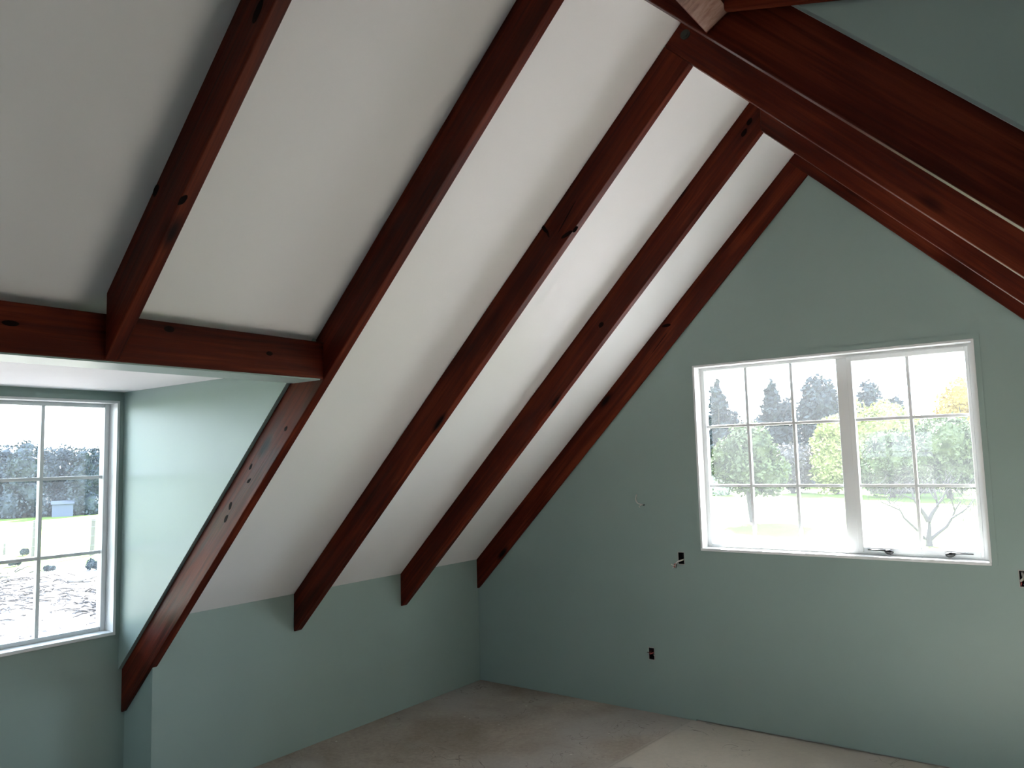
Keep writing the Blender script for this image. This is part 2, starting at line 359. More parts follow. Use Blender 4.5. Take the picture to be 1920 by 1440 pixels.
st('wall_right_post_near', pr([(XR, 0), (XDR, 0), (XDR, ZK-.26), (XR, ZK-.01)], YY-.12, YY+.002), SAGE)

# ------------------------------------------------------------------ rafters and headers
ML = lambda y: Matrix.Translation((0, y, ZK)) @ Matrix.Rotation(-math.pi/4, 4, 'Y')
MR = lambda y: Matrix.Translation((XR, y, ZK)) @ Matrix.Rotation(math.pi/4, 4, 'Y')
LO = ZK - DV
def left_rafter(y, label, x0=0.0, foot=None, head='butt', **k):
    """head: butt = stops under the right rafter, plumb = plumb cut at the ridge"""
    top = [(XA, ZK+XA-.001), (XA, LO+XA)] if head == 'plumb' else [(XA-DV/2, ZK+XA-DV/2), (XA, LO+XA)]
    if x0 > 0.5: pts = [(x0, ZK+x0-.001), *top, (x0, LO+x0)]
    else: pts = [(x0, ZK+x0-.001), *top, (x0+.028, LO+x0+.016), (x0+.016, LO+x0+.005), (x0, LO+x0+.002)]
    o = obj('rafter', pr(pts, y, y+T if y != YE else -.0006), WOOD, M=ML(y), bevel=.0035)
    return tag(o, label, 'rafter', **k)
def right_rafter(y, label, x1=XR, head='over', up=0.0, **k):
    top = [(XA, LO+XA), (XA, ZK+XA-.001)] if head == 'plumb' else [(XA, LO+XA), (XA-DV/2, ZK+XA-DV/2), (XA, ZK+XA-.001)]
    pts = (top if not up else [top[0], top[1], (XA+.001, ZK+XA-.001), (2.85, XR+ZK-2.85-.001), (2.86, XR+ZK-2.86+up)]) + [(x1, ZK+XR-x1-.001+up), (x1, LO+XR-x1)]
    o = obj('rafter', pr(pts, y, y+T if y != YE else -.0006), WOOD, M=MR(y), bevel=.0035)
    return tag(o, label, 'rafter', **k)
GL, GR = 'stained rafters on the left slope', 'stained rafters on the right slope'
raft_YE = left_rafter(YE, 'thin dark red-brown sloping rafter lying flat against the green gable wall, left of its window', group=GL)
raft_YD = left_rafter(YD, 'dark red-brown rafter next to the gable-wall rafter, second from the corner on the left slope', group=GL, head='plumb')
raft_YC = left_rafter(YC, 'red-brown rafter with a large dark knot and crack mid-length, right of the dormer-edge rafter', group=GL)
raft_YB = left_rafter(YB, 'long rafter edging the left dormer, its lower half shining beside the bright green cheek', x0=XD, group=GL)
raft_YA = left_rafter(YA, 'short dark rafter at upper left that ends on the horizontal header beam above the dormer', x0=HX+.0006, group=GL)
right_rafter(YE, 'lowest right-hand rafter, lying against the green gable wall above the window', group=GR)
right_rafter(YD, 'right-slope rafter second from the gable wall, a thin pale line along its lower edge', group=GR, head='plumb')
right_rafter(YC, 'right-slope rafter whose end laps over at the ridge with a dark bolt showing', group=GR)
right_rafter(YB, up=.0245, label='widest and darkest right-slope rafter, below the dark green triangle of wall', group=GR)
for y in (YZ, YY, YX, YW):
    left_rafter(y, 'red-brown rafter of the left slope behind the camera position', x0=XD if y == YZ else 0, group=GL+' behind the view')
    if y not in (YZ,): right_rafter(y, 'red-brown rafter of the right slope behind the camera position', group=GR+' behind the view')
right_rafter(YZ, 'red-brown rafter trimmed at the right header behind the view', x1=2.84, group='trimmed right rafters')
right_rafter(YA, 'red-brown rafter trimmed at the right header above the view', x1=2.84, group='trimmed right rafters')
# dark knots and drying cracks on the faces towards the room: (x, z, half length, half width, tilt)
KNOT = plain('dark_knot_wood', (.007, .0028, .002), .6, spec=.03)
def knot(parent, y, x, z, a, b, tilt, name='knot'):
    n = 14; c, sn = math.cos(tilt), math.sin(tilt); pts = []
    for i in range(n):
        t = 2*math.pi*i/n; k = 1+.22*noise.noise(Vector((math.cos(t)*1.3, math.sin(t)*1.3, x*9)))
        p, q = a*math.cos(t)*k, b*math.sin(t)*k; pts.append((x+p*c-q*sn, z+p*sn+q*c))
    obj(name, pr(pts, y-.0006, y+.0004), KNOT, parent)
for q in ((1.736, 2.550, .026, .009, -1.0), (1.752, 2.528, .022, .006, -1.25), (1.850, 2.502, .034, .009, .35), (1.895, 2.517, .016, .008, .7)): knot(raft_YC, YC, *q)
knot(raft_YC, YC, 1.852, 2.578, .085, .0028, math.radians(52), 'drying_crack')
for q in ((2.390, 3.135, .020, .011, .9), (2.361, 3.088, .022, .011, .9), (1.530, 2.251, .018, .013, .7)): knot(raft_YD, YD, *q)
for q in ((1.552, 2.338, .030, .010, .1),): knot(raft_YE, YE, *q)
knot(raft_YE, YE, 1.50, 2.235, .085, .0026, math.radians(47), 'drying_crack')
for q in ((1.988, 2.690, .034, .013, .9), (1.655, 2.275, .024, .010, .2), (1.515, 2.335, .020, .012, .8)): knot(raft_YA, YA, *q)
for q in ((.777, 1.544, .016, .006, .9), (.765, 1.486, .016, .006, .6), (.635, 1.382, .020, .008, 1.1), (.605, 1.327, .022, .008, .9), (1.009, 1.692, .012, .007, .8)): knot(raft_YB, YB, *q)
# bolt at the lapped ridge joint
bm = bmesh.new(); bc = Vector((2.432, YC, 3.195))
tube(bm, [bc+Vector((0, .002, 0)), bc+Vector((0, -.004, 0)), bc+Vector((0, -.0041, 0)), bc+Vector((0, -.010, 0))], [.02, .02, .011, .011], 16)
RBY = Matrix.Rotation(math.pi/2, 4, 'Z')
def header(name, pts, y0, y1, label, **k):
    M = Matrix.Translation((pts[0][0], y0, pts[0][1])) @ RBY
    return tag(obj(name, pr(pts, y0, y1), WOOD, M=M, bevel=.003), label, 'beam', **k)
hp = [(HX, LO+HX-.002), (HX, LO+HX+.140), (HX-.045, LO+HX+.140), (HX-.045, LO+HX-.002)]
hdr_ = header('header_beam', hp, YZ+T, YB-.0005, 'horizontal red-brown header beam over the left dormer, carrying the end of a short rafter')
for yy, zz, a, b_ in ((-3.051, 1.993, .018, .010), (-2.670, 1.949, .014, .008), (-3.508, 1.955, .022, .008)):
    kb = bmesh.new(); pts = [(yy+a*math.cos(t*.45), zz+b_*math.sin(t*.45)) for t in range(14)]
    f0 = [kb.verts.new((HX+.0006, p, q)) for p, q in pts]; f1 = [kb.verts.new((HX-.0004, p, q)) for p, q in pts]
    kb.faces.new(f0); kb.faces.new(f1[::-1])
    for k in range(14): kb.faces.new((f0[k], f1[k], f1[(k+1) % 14], f0[(k+1) % 14]))
    obj('knot', kb, KNOT, hdr_)

st('trim_1', bx(HX-.165, HX-.0015, YZ+.02, YB-.0165, LO+HX-.0075, LO+HX-.0025), SAGE)
rh = [(2.835, 2.690), (2.905, 2.730), (2.905, 2.86), (2.84, 2.88)]
hb = bmesh.new(); prism(hb, rh, YY+T, YB-.0005)
M = Matrix.Translation((2.85, YY, 2.7)) @ RBY
hob = obj('ridge_side_header_beam', hb, WOOD, M=M, bevel=.003)
tag(hob, 'header beam at the top edge of view with reflected light painted as a pale patch on its underside', 'beam')
# pale facing on its underside, reflected light put into the colour
n_ = Vector((.04, 0, -.07)).normalized()
fb = bmesh.new(); prism(fb, [(2.838+n_.x*.001, 2.6917+n_.z*.001), (2.903, 2.7288), (2.903+n_.x*.004, 2.7288+n_.z*.004), (2.838+n_.x*.004, 2.6917+n_.z*.004)], YB-.62, YB-.012)
tag(obj('reflected_light_face', fb, LITW, parent=hob), 'pale wood face painted as reflecting light')
rk = obj('raking_timber', pr([(2.905, shed(2.905)+.0), (4.9, shed(4.9)), (4.9, shed(4.9, .155)), (2.905, shed(2.905, .155))], YB-.052, YB-.0345), WOOD,
         M=Matrix.Translation((2.905, YB, shed(2.905))) @ Matrix.Rotation(math.atan(-SS), 4, 'Y'), bevel=.003)
tag(rk, 'gently sloping brown timber at the very top, above the dark green triangle of wall', 'beam')
rbolt = obj('bolt', bm, plain('dull_bolt_steel', (.05, .055, .045), .45, .6), smooth=False)
tag(rbolt, 'dull bolt head at the ridge joint of the lapped rafters', 'bolt')

# ------------------------------------------------------------------ windows
def window(name, A, B, z0, z1, dirn, face, cols_fixed, mull, cols_case, hz, label, latches=True, depth=.04):
    """dirn 'y': opening spans x A..B in a wall whose room face is y=face, outside +y.
       dirn 'x-': spans y, outside -x. dirn 'x+': spans y, outside +x.  Everything is given in (u along, d outward, z)."""
    def bb(u0, u1, d0, d1, za, zb, bm=None):
        bm = bm or bmesh.new()
        if dirn == 'y': return box(bm, u0, u1, face+d0, face+d1, za, zb)
        if dirn == 'y-': return box(bm, u0, u1, face-d1, face-d0, za, zb)
        s = -1 if dirn == 'x-' else 1
        x0, x1 = sorted((face+s*d0, face+s*d1)); return box(bm, x0, x1, u0, u1, za, zb)
    def P(u, d, z): return (u, face+(d if dirn == 'y' else -d), z) if dirn[0] == 'y' else (face+(-d if dirn == 'x-' else d), u, z)
    root = empty(name, P((A+B)/2, 0, z0)); tag(root, label, 'window', kind='structure')
    # white reveal lining and sill
    lb = bmesh.new(); t = .012
    bb(A-t+.0005, A, -.003, .165, z0+.0022, z1+t-.0005, lb); bb(B, B+t-.0005, -.003, .165, z0+.0022, z1+t-.0005, lb); bb(A, B, -.003, .165, z1, z1+t-.0005, lb)
    obj('jamb_lining', lb, GLOSSW, root)
    obj('sill', bb(A-t+.0005, B+t-.0005, -.006, .165, z0-.0135, z0+.002), GLOSSW, root, bevel=.002)
    ab = bmesh.new(); q = .024
    bb(A-t-q, B+t+q, -.006, .0, z1+t, z1+t+q, ab); bb(A-t-q, A-t, -.004, .0, z0-t, z1+t, ab); bb(B+t, B+t+q, -.004, .0, z0-t, z1+t, ab)
    obj('architrave', ab, SAGE, root)
    D0, D1 = .080, .080+depth
    fb = bmesh.new(); f = .026
    bb(A, A+f, D0, D1, z0+.002, z1, fb); bb(B-f*.9, B, D0-.006, D1, z0+.002, z1, fb)
    bb(A+f, B-f*.9, D0, D1, z1-.018, z1, fb); bb(A+f, B-f*.9, D0, D1, z0+.002, z0+.022, fb)
    obj('frame', fb, GLOSSW, root, bevel=.002)
    obj('mullion', bb(mull[0], mull[1], D0-.004, D1, z0+.022, z1-.018), GLOSSW, root, bevel=.002)
    # fixed light
    fl_, fh = (A+f, mull[0]) if cols_fixed[0] < mull[0] else (mull[1], B-f*.9)
    def bars(parent, u0, u1, za, zb, cols, d0, d1):
        for c in cols: obj('glazing_bar', bb(c-.008, c+.008, d0, d1, za, zb), GLOSSW, parent, bevel=.0015)
        for h in hz: obj('glazing_bar', bb(u0, u1, d0+.001, d1-.001, h-.008, h+.008), GLOSSW, parent, bevel=.0015)
    bars(root, fl_, fh, z0+.022, z1-.018, cols_fixed, D0+.008, D1-.004)
    obj('pane', bb(fl_, fh, D0+.026, D0+.029, z0+.022, z1-.018), GLASS, root)
    cl, ch = (mull[1], B-f*.9) if fl_ < mull[0] else (A+f, mull[0])
    s = .026; c = bmesh.new(); zc0, zc1 = z0+.014, z1-.014
    bb(cl, cl+s, D0-.010, D1-.004, zc0, zc1, c); bb(ch-s*.6, ch, D0-.010, D1-.004, zc0, zc1, c)
    bb(cl+s, ch-s*.6, D0-.010, D1-.004, zc0, z0+.040, c); bb(cl+s, ch-s*.6, D0-.010, D1-.004, z1-.038, zc1, c)
    sash = obj('casement_sash', c, GLOSSW, root, bevel=.002)
    bars(sash, cl+s, ch-s*.6, z0+.040, z1-.038, cols_case, D0+.004, D1-.008)
    obj('pane', bb(cl+s, ch-s*.6, D0+.022, D0+.025, z0+.040, z1-.038), GLASS, sash)
    if latches:
        for u, sg in ((cl+.147, -1), (ch-.143, 1)):
            lb = bmesh.new(); base = Vector(P(u, D0-.018, z0+.022)); cu = (Vector(P(1, 0, 0))-Vector(P(0, 0, 0))); cdv = (Vector(P(0, 1, 0))-Vector(P(0, 0, 0)))
            pts = [base+cu*(-sg*.024)-cdv*.002, base+cu*(-sg*.020)-cdv*.004, base-cu*(sg*.010)-cdv*.006, base-cdv*.006+Vector((0, 0, .001)), base+cu*(sg*.010)-cdv*.004+Vector((0, 0, .003)), base+cu*(sg*.02)+Vector((0, 0, .006))]
            tube(lb, pts, [.003, .009, .013, .0135, .010, .004], 12)
            tube(lb, [base+cu*(sg*.005)-cdv*.006+Vector((0, 0, .008)), base+cu*(sg*.05)-cdv*.008+Vector((0, 0, .0085)), base+cu*(sg*.098)-cdv*.006+Vector((0, 0, .0085))], [.005, .0035, .0035], 8)
            obj('latch', lb, BLACK, root, smooth=True)
    return root
window('window_1', WX0, WX1, WZ0, WZ1, 'y', 0.0, (1.990, 2.252), (2.500, 2.556), (2.852,), (1.354, 1.707),
       'white multi-pane window in the sage green gable wall')
window('window_2', LW[0], LW[1], LW[2], LW[3], 'x-', XD, (-2.771, -3.05), (-3.385, -3.33), (-3.70,), (1.148, 1.512),
       'white multi-pane window of the left dormer, cut by the left edge of view', latches=False)
window('added_fill_window', NW[0], NW[1], NW[2], NW[3], 'y-', YN, (1.0,), (1.28, 1.33), (1.6,), (1.2, 1.5),  # unseen window, added behind the camera to let in fill light
       'white multi-pane window added in the gable wall behind the view for fill light', latches=False)

# ------------------------------------------------------------------ unfinished wiring on the gable wall
def wbox(s, label):
    x0, x1, z0, z1 = s; r = empty('wall_outlet_box', ((x0+x1)/2, .0, (z0+z1)/2)); tag(r, label, 'outlet box')
    b = bmesh.new(); t = .0015
    box(b, x0+.0003, x1-.0003, .055, .0585, z0+.0003, z1-.0003)
    for a in ((x0+.0003, x0+t, z0, z1), (x1-t, x1-.0003, z0, z1)): box(b, a[0], a[1], .0, .0548, a[2]+.0003, a[3]-.0003)
    for a in ((z0+.0003, z0+t), (z1-t, z1-.0003)): box(b, x0+t+.0001, x1-t-.0001, .0, .0548, a[0], a[1])
    obj('box', b, BOXDK, r)
    rim = bmesh.new(); q = .0035
    for a in ((x0-q, x0, z0-q, z1+q), (x1, x1+q*.6, z0-q, z1+q), (x0, x1, z1, z1+q), (x0, x1, z0-q, z0)): box(rim, a[0], a[1], -.0008, .0004, a[2], a[3])
    obj('cut_edge', rim, GREY, r)
    return r
r = wbox(SOCK[0], 'dark empty outlet box below left of the gable window, white cable curling out')
obj('cable', tube(bmesh.new(), [(1.577, .05, .925), (1.575, .02, .918), (1.571, -.008, .917), (1.560, -.022, .912), (1.549, -.028, .900), (1.545, -.030, .893)], .0045, 10), CABLE, r, smooth=True)
obj('wire', tube(bmesh.new(), [(1.545, -.030, .893), (1.536, -.034, .888), (1.527, -.036, .892), (1.522, -.036, .896)], .0026, 8), CABLE, r, smooth=True)
obj('wire', tube(bmesh.new(), [(1.546, -.030, .893), (1.540, -.034, .884), (1.534, -.036, .880), (1.530, -.036, .872)], .0022, 8), CABLE, r, smooth=True)
obj('red_wire', tube(bmesh.new(), [(1.549, -.028, .900), (1.540, -.032, .893), (1.538, -.034, .884), (1.545, -.036, .880)], .0045, 8), REDW, r, smooth=True)
obj('dark_wire', tube(bmesh.new(), [(1.552, -.028, .896), (1.554, -.033, .886), (1.550, -.035, .874)], .0032, 8), BRN, r, smooth=True)
r = wbox(SOCK[1], 'dark outlet box with red wires low on the gable wall above the floor')
obj('red_wire', tube(bmesh.new(), [(1.335, .04, .36), (1.337, .0, .352), (1.345, -.012, .346), (1.353, -.010, .350), (1.356, .02, .352)], .0042, 8), REDW, r, smooth=True)
obj('dark_wire', tube(bmesh.new(), [(1.345, .03, .352), (1.335, -.006, .353), (1.324, -.012, .356)], .0024, 8), BRN, r, smooth=True)
obj('cable', tube(bmesh.new(), [(1.357, .02, .345), (1.364, -.006, .343), (1.372, -.012, .342)], .0028, 8), CABLE, r, smooth=True)
obj('wire', tube(bmesh.new(), [(1.350, .02, .350), (1.362, -.01, .347), (1.368, -.013, .346), (1.373, -.013, .345)], .0016, 8), BRN, r, smooth=True)
r = wbox(SOCK[2], 'outlet box packed with pale cables, right of the gable window at the picture edge')
obj('cable', tube(bmesh.new(), [(1.72+1.56, .045, .955), (3.284, .0, .950), (3.288, -.015, .938), (3.283, -.018, .925), (3.276, -.012, .918)], .0055, 10), CABLE, r, smooth=True)
obj('cable', tube(bmesh.new(), [(3.300, .045, .950), (3.298, -.006, .946), (3.292, -.016, .930), (3.296, -.012, .915), (3.300, .01, .905)], .0055, 10), plain('cream_cable_sheath', (.6, .57, .40), .5), r, smooth=True)
obj('wire', tube(bmesh.new(), [(3.303, .04, .915), (3.296, -.008, .905), (3.288, -.010, .900)], .005, 10), plain('pale_violet_wire', (.55, .55, .72), .5), r, smooth=True)
obj('dark_wire', tube(bmesh.new(), [(3.276, -.012, .918), (3.279, -.014, .908), (3.276, -.01, .898)], .0025, 8), REDW, r, smooth=True)
r = tag(empty('hanging_cable', (1.330, 0, 1.242)), 'short white cable hooking upward out of two small holes, left of the gable window', 'cable')
obj('sheath', tube(bmesh.new(), [(1.330, .04, 1.242), (1.327, .0, 1.243), (1.318, -.014, 1.247), (1.306, -.018, 1.252), (1.297, -.020, 1.264), (1.294, -.020, 1.280), (1.297, -.019, 1.297), (1.301, -.018, 1.306)], .0036, 10), CABLE, r, smooth=True)
obj('wire', tube(bmesh.new(), [(1.327, .0, 1.243), (1.317, -.010, 1.238), (1.312, -.013, 1.232), (1.318, -.012, 1.228)], .003, 8), CABLE, r, smooth=True)
obj('dark_wire', tube(bmesh.new(), [(1.341, .03, 1.241), (1.340, -.002, 1.241), (1.335, -.007, 1.241)], .003, 8), BOXDK, r, smooth=True)

# ------------------------------------------------------------------ outdoors
g = bmesh.new(); bmesh.ops.create_grid(g, x_segments=2, y_segments=2, size=420); bmesh.ops.translate(g, verts=g.verts, vec=(0, 0, ZG))
st('ground', g, ground_mat())
def px(u, v=None, dist=None, z=ZG):
    """direction of a picture point; returns the place on level z, or at horizontal distance dist"""
    d = F + RR*((u-960)/FPX) - UU*((v-720)/FPX)
    if dist is None: t = (z-CAM.z)/d.z
    else: t = dist/math.hypot(d.x, d.y)
    return CAM + d*t
LEAF = {'dark': leaf('dark_pine_foliage', (.014, .018, .018), (.036, .044, .040)),
        'olive': leaf('olive_foliage', (.035, .045, .018), (.10, .115, .05)),
        'grey': leaf('grey_twiggy_foliage', (.06, .055, .05), (.12, .105, .095)),
        'lime': leaf('yellow_green_foliage', (.13, .15, .035), (.26, .27, .09)),
        'gold': leaf('golden_foliage', (.22, .14, .02), (.40, .27, .06)),
        'pale': leaf('pale_foliage', (.20, .23, .17), (.32, .34, .26)),
        'hedge': leaf('dark_hedgerow_foliage', (.024, .032, .036), (.060, .074, .078))}
BARK = plain('grey_brown_bark', (.040, .032, .026), .9)
def foliage(blobs, n, size, rnd):
    """blobs = [(centre, (rx,ry,rz))]; leaf cards on and inside the blobs over a dark lumpy core"""
    bm = bmesh.new()
    vol = [b[1][0]*b[1][1]*b[1][2] for b in blobs]; tot = sum(v**.67 for v in vol)
    for (c, r), v in zip(blobs, vol):
        c = Vector(c)
        s = bmesh.ops.create_icosphere(bm, subdivisions=2, radius=1.0)
        for q in s['verts']:
            k = .74 + .35*noise.noise(q.co*1.7 + c)
            q.co = c + Vector((q.co.x*r[0], q.co.y*r[1], q.co.z*r[2]))*k
        for _ in range(int(2.2*n*v**.67/tot)):
            d = Vector((rnd.gauss(0, 1), rnd.gauss(0, 1), rnd.gauss(0, 1))).normalized()
            k = rnd.uniform(.75, 1.10) + .25*noise.noise(d*2.0 + c)
            p = c + Vector((d.x*r[0], d.y*r[1], d.z*r[2]))*k
            a = Vector((rnd.gauss(0, 1), rnd.gauss(0, 1), rnd.gauss(0, 1))).normalized(); b = a.orthogonal().normalized()
            L = size*rnd.uniform(.6, 1.4); W = L*.55
            L *= .62; W *= .62
            vv = [bm.verts.new(p + a*L), bm.verts.new(p + b*W), bm.verts.new(p - a*L), bm.verts.new(p - b*W)]
            bm.faces.new(vv)
    return bm
def tree(name, base, h, w_, kind, label, trunk=.25, shape='round', seed=1, n=1500, leafs=.28, group=None, cat='tree', clear=.25):
    rnd = random.Random(seed); base = Vector(base)
    root = tag(empty(name, base), label, cat, group)
    blobs = []
    if shape == 'cone':
        for i in range(14):
            f = i/13; z = h*(clear+(.97-clear)*f); rr = w_*.5*(1.02-f)**.8*rnd.uniform(.7, 1.15)+.25
            blobs.append((base+Vector((rnd.uniform(-.16, .16)*w_*(1-f), rnd.uniform(-.16, .16)*w_*(1-f), z-.2)), (rr, rr, h*.075)))
    else:
        k = 9 if shape == 'round' else 6
        for i in range(k):
            a = 2*math.pi*i/k+rnd.random(); q = rnd.uniform(.15, .32)*w_
            z = h*(clear+(1-clear)*rnd.uniform(.25, .72)); rr = w_*rnd.uniform(.17, .27)
            blobs.append((base+Vector((math.cos(a)*q, math.sin(a)*q, z)), (rr, rr, rr*rnd.uniform(.7, 1.0)*min(1.6, h*(1-clear)/w_*1.4))))
        if clear == 0:
            for i in range(5):
                a = 2*math.pi*i/5+rnd.random(); blobs.append((base+Vector((math.cos(a)*w_*.3, math.sin(a)*w_*.3, h*.16)), (w_*.24, w_*.24, h*.22)))
        blobs.append((base+Vector((0, 0, h*(1-.17))), (w_*.26, w_*.26, h*.17)))
        blobs.append((base+Vector((0, 0, h*(clear+(1-clear)*.45))), (w_*.36, w_*.36, h*(1-clear)*.38)))
    obj('crown', foliage(blobs, n, leafs, rnd), LEAF[kind], root)
    b = bmesh.new(); tube(b, [base+Vector((0, 0, -.1)), base+Vector((.05*w_*rnd.uniform(-1, 1), 0, h*.3)), base+Vector((.05, .05, h*.8))], [trunk, trunk*.75, trunk*.25], 8)
    for i in range(4):
        a = rnd.random()*6.28; z = h*rnd.uniform(.3, .5)
        tube(b, [base+Vector((0, 0, z)), base+Vector((math.cos(a)*w_*.2, math.sin(a)*w_*.2, z+h*.15)), base+Vector((math.cos(a)*w_*.36, math.sin(a)*w_*.36, z+h*.26))], [trunk*.45, trunk*.3, .03], 6)
    obj('trunk', b, BARK, root)
    return root
def tp(u, dist, vtop):
    """base point on the ground in the direction of picture column u and the height that reaches picture row vtop"""
    a = px(u, vtop, dist); return Vector((a.x, a.y, ZG)), a.z-ZG
def grow(u, dist, vtop, wpx, kind, label, **k):
    b, h = tp(u, dist, vtop); return tree(k.pop('name', 'tree'), b, h, wpx/FPX*dist*1.06, kind, label, **k)
grow(1343, 112, 714, 70, 'dark', 'dark conifer at the left edge of the view through the gable window', shape='cone', seed=3, n=1400, leafs=.6, clear=.05)
grow(1372, 118, 770, 46, 'dark', 'low dark tree beside the leftmost conifer in the gable window', seed=21, n=800, leafs=.5, clear=.05)
grow(1445, 110, 716, 78, 'dark', 'pointed dark pine behind the second column of gable window panes', shape='cone', seed=4, n=1700, leafs=.7, clear=.05)
grow(1478, 116, 745, 60, 'dark', 'dark pine standing just right of the pointed one in the gable window', seed=22, n=900, leafs=.6, clear=.05)
grow(1532, 108, 706, 92, 'dark', 'broad round-topped dark pine behind the third column of gable window panes', seed=5, n=2200, leafs=.6, clear=.05)
grow(1628, 112, 716, 62, 'dark', 'dark pine seen just right of the thick window mullion', seed=6, n=1400, leafs=.6, clear=.05)
grow(1678, 120, 742, 46, 'dark', 'small dark treetop near the bar of the opening sash', seed=7, n=700, leafs=.5, clear=.1)
grow(1402, 50, 794, 128, 'olive', 'olive-green round tree with a visible trunk on the lawn, left in the gable window', seed=9, n=4200, leafs=.22, trunk=.2, clear=.26)
grow(1350, 82, 868, 40, 'pale', 'pale whitish shrub beneath the olive tree at the far left of the gable window', name='shrub', cat='shrub', seed=10, n=700, leafs=.2, clear=.0)
grow(1482, 84, 834, 92, 'grey', 'grey-pink bare twiggy shrub in the middle of the left window half', name='shrub', cat='shrub', seed=11, n=2400, leafs=.25, clear=.02)
grow(1560, 82, 780, 92, 'lime', 'yellow-green willow just left of the thick window mullion', seed=12, n=3000, leafs=.3, clear=.02)
grow(1655, 88, 752, 120, 'lime', 'tall pale yellow-green tree just right of the thick window mullion', seed=13, n=3000, leafs=.34, clear=.02)
grow(1665, 76, 805, 110, 'olive', 'grey-olive bushy tree behind the left panes of the opening sash', seed=14, n=3200, leafs=.26, clear=.03)
grow(1770, 74, 778, 132, 'olive', 'large grey-olive tree behind the right panes of the opening sash', seed=15, n=4200, leafs=.26, clear=.03)
grow(1800, 92, 706, 84, 'gold', 'golden-yellow tree rising at the right end of the gable window', seed=16, n=2600, leafs=.34, clear=.1)
grow(1690, 84, 874, 110, 'grey', 'low grey-white scrub along the meadow edge under the olive trees', name='shrub', cat='shrub', seed=17, n=1500, leafs=.2, clear=.0)
# bare tree near the house
bt = px(1743, 1024); root = tag(empty('bare_tree', bt), 'small leafless tree with spreading branches, low in the opening sash', 'tree')
rnd = random.Random(5); b = bmesh.new(); depth_m = (bt-CAM).dot(F); K = depth_m/FPX
def bp(u, v, off=0.0): return bt + RR*((u-1743)*K) + UU*((1024-v)*K) + Vector((0, off, 0))
for path, r0 in (([(1743,1026),(1741,1008),(1742,990),(1741,975)], .17), ([(1741,978),(1748,962),(1757,948),(1754,936),(1750,918),(1746,900)], .11),
                 ([(1741,978),(1732,964),(1722,950),(1712,936),(1707,922),(1702,905)], .10), ([(1743,1012),(1733,1010),(1722,998),(1706,984),(1692,972),(1684,958),(1664,950),(1640,940)], .07),
                 ([(1744,1012),(1758,1000),(1774,988),(1784,972),(1790,956),(1800,940)], .09), ([(1784,972),(1800,962),(1816,950),(1826,934)], .05), ([(1790,956),(1786,938),(1792,920)], .045),
                 ([(1757,948),(1768,934),(1776,915),(1788,900)], .055), ([(1707,922),(1690,912),(1672,904)], .045), ([(1712,936),(1698,930),(1680,926),(1664,918)], .035), ([(1754,936),(1742,922),(1736,905)], .04)):
    n = len(path); o = rnd.uniform(-.8, .8)
    tube(b, [bp(u, v, o*i/n) for i, (u, v) in enumerate(path)], [r0*(1-.75*i/(n-1)) for i in range(n)], 6)
obj('trunk', b, BARK, root)
tw = bmesh.new()
for _ in range(150):
    u, v = rnd.choice(((1800, 950), (1790, 925), (1820, 940), (1680, 945), (1660, 935), (1770, 915), (1690, 915), (1830, 965), (1720, 915)))
    u += rnd.gauss(0, 14); v += rnd.gauss(0, 14); a = rnd.uniform(-1, 1); o = rnd.uniform(-.6, .6)
    p0 = bp(u, v, o); p1 = bp(u+9*a, v-8, o); p2 = bp(u+15*a+rnd.uniform(-4, 4), v-17, o+.1)
    tube(tw, [p0, p1, p2], [.014, .011, .006], 4, caps=False)
tag(obj('twigs', tw, BARK, root), kind='stuff')
# red tractor far off on the meadow
tb = px(1512, 909); tb.z = ZG; root = tag(empty('tractor', tb), 'tiny red tractor parked before the willows, far off through the gable window', 'tractor')
RED = plain('red_machine_paint', (.45, .03, .02), .4); TYRE = plain('black_tyre', (.015, .015, .015), .8)
c = bmesh.new(); box(c, tb.x-2.0, tb.x+.1, tb.y-.4, tb.y+.4, ZG+.75, ZG+1.45); obj('bonnet', c, RED, root, bevel=.08)
c = bmesh.new(); box(c, tb.x+.12, tb.x+1.3, tb.y-.6, tb.y+.6, ZG+.9, ZG+1.5); box(c, tb.x+.15, tb.x+1.25, tb.y-.6, tb.y+.6, ZG+2.3, ZG+2.4)
for dx in (.18, 1.15):
    for dy in (-.55, .5): box(c, tb.x+dx, tb.x+dx+.07, tb.y+dy, tb.y+dy+.06, ZG+1.5, ZG+2.3)
obj('cab', c, RED, root)
for dx, rr in ((-1.5, .45), (.75, .8)):
    for dy in (-.75, .5):
        c = bmesh.new(); tube(c, [(tb.x+dx, tb.y+dy, ZG+rr), (tb.x+dx, tb.y+dy+.28, ZG+rr)], rr, 20); obj('wheel', c, TYRE, root)
# --- through the left dormer window: dark tree belt, fence, turned earth
for i, (u, vt, wpx) in enumerate(((-30, 832, 75), (12, 834, 62), (50, 829, 60), (88, 838, 56), (122, 834, 56), (158, 838, 56), (196, 835, 60))):
    d = 86 + ((i+1) % 3)*3
    lab = ('dark belt tree at the left picture edge through the left window', 'dark belt tree above the left column of left-window panes, second from the edge',
           'dark belt tree directly behind the bar of the left window, highest of the row', 'dark belt tree just right of the left window bar', 'dark belt tree in the middle of the right column of left-window panes',
           'dark belt tree near the right side of the left window glass', 'dark belt tree at the far right edge of the left window')[i]
    grow(u, d, vt, wpx*1.25, 'hedge', lab, seed=41+i, n=3000, leafs=.24, clear=.0, group='trees of the dark belt beyond the left paddock')
sb = px(117, 968); sb.z = ZG
root = tag(empty('shed', sb), 'small pale blue-grey shed at the foot of the dark tree belt in the left window', 'shed')
rot = math.atan2((CAM-sb).y, (CAM-sb).x)
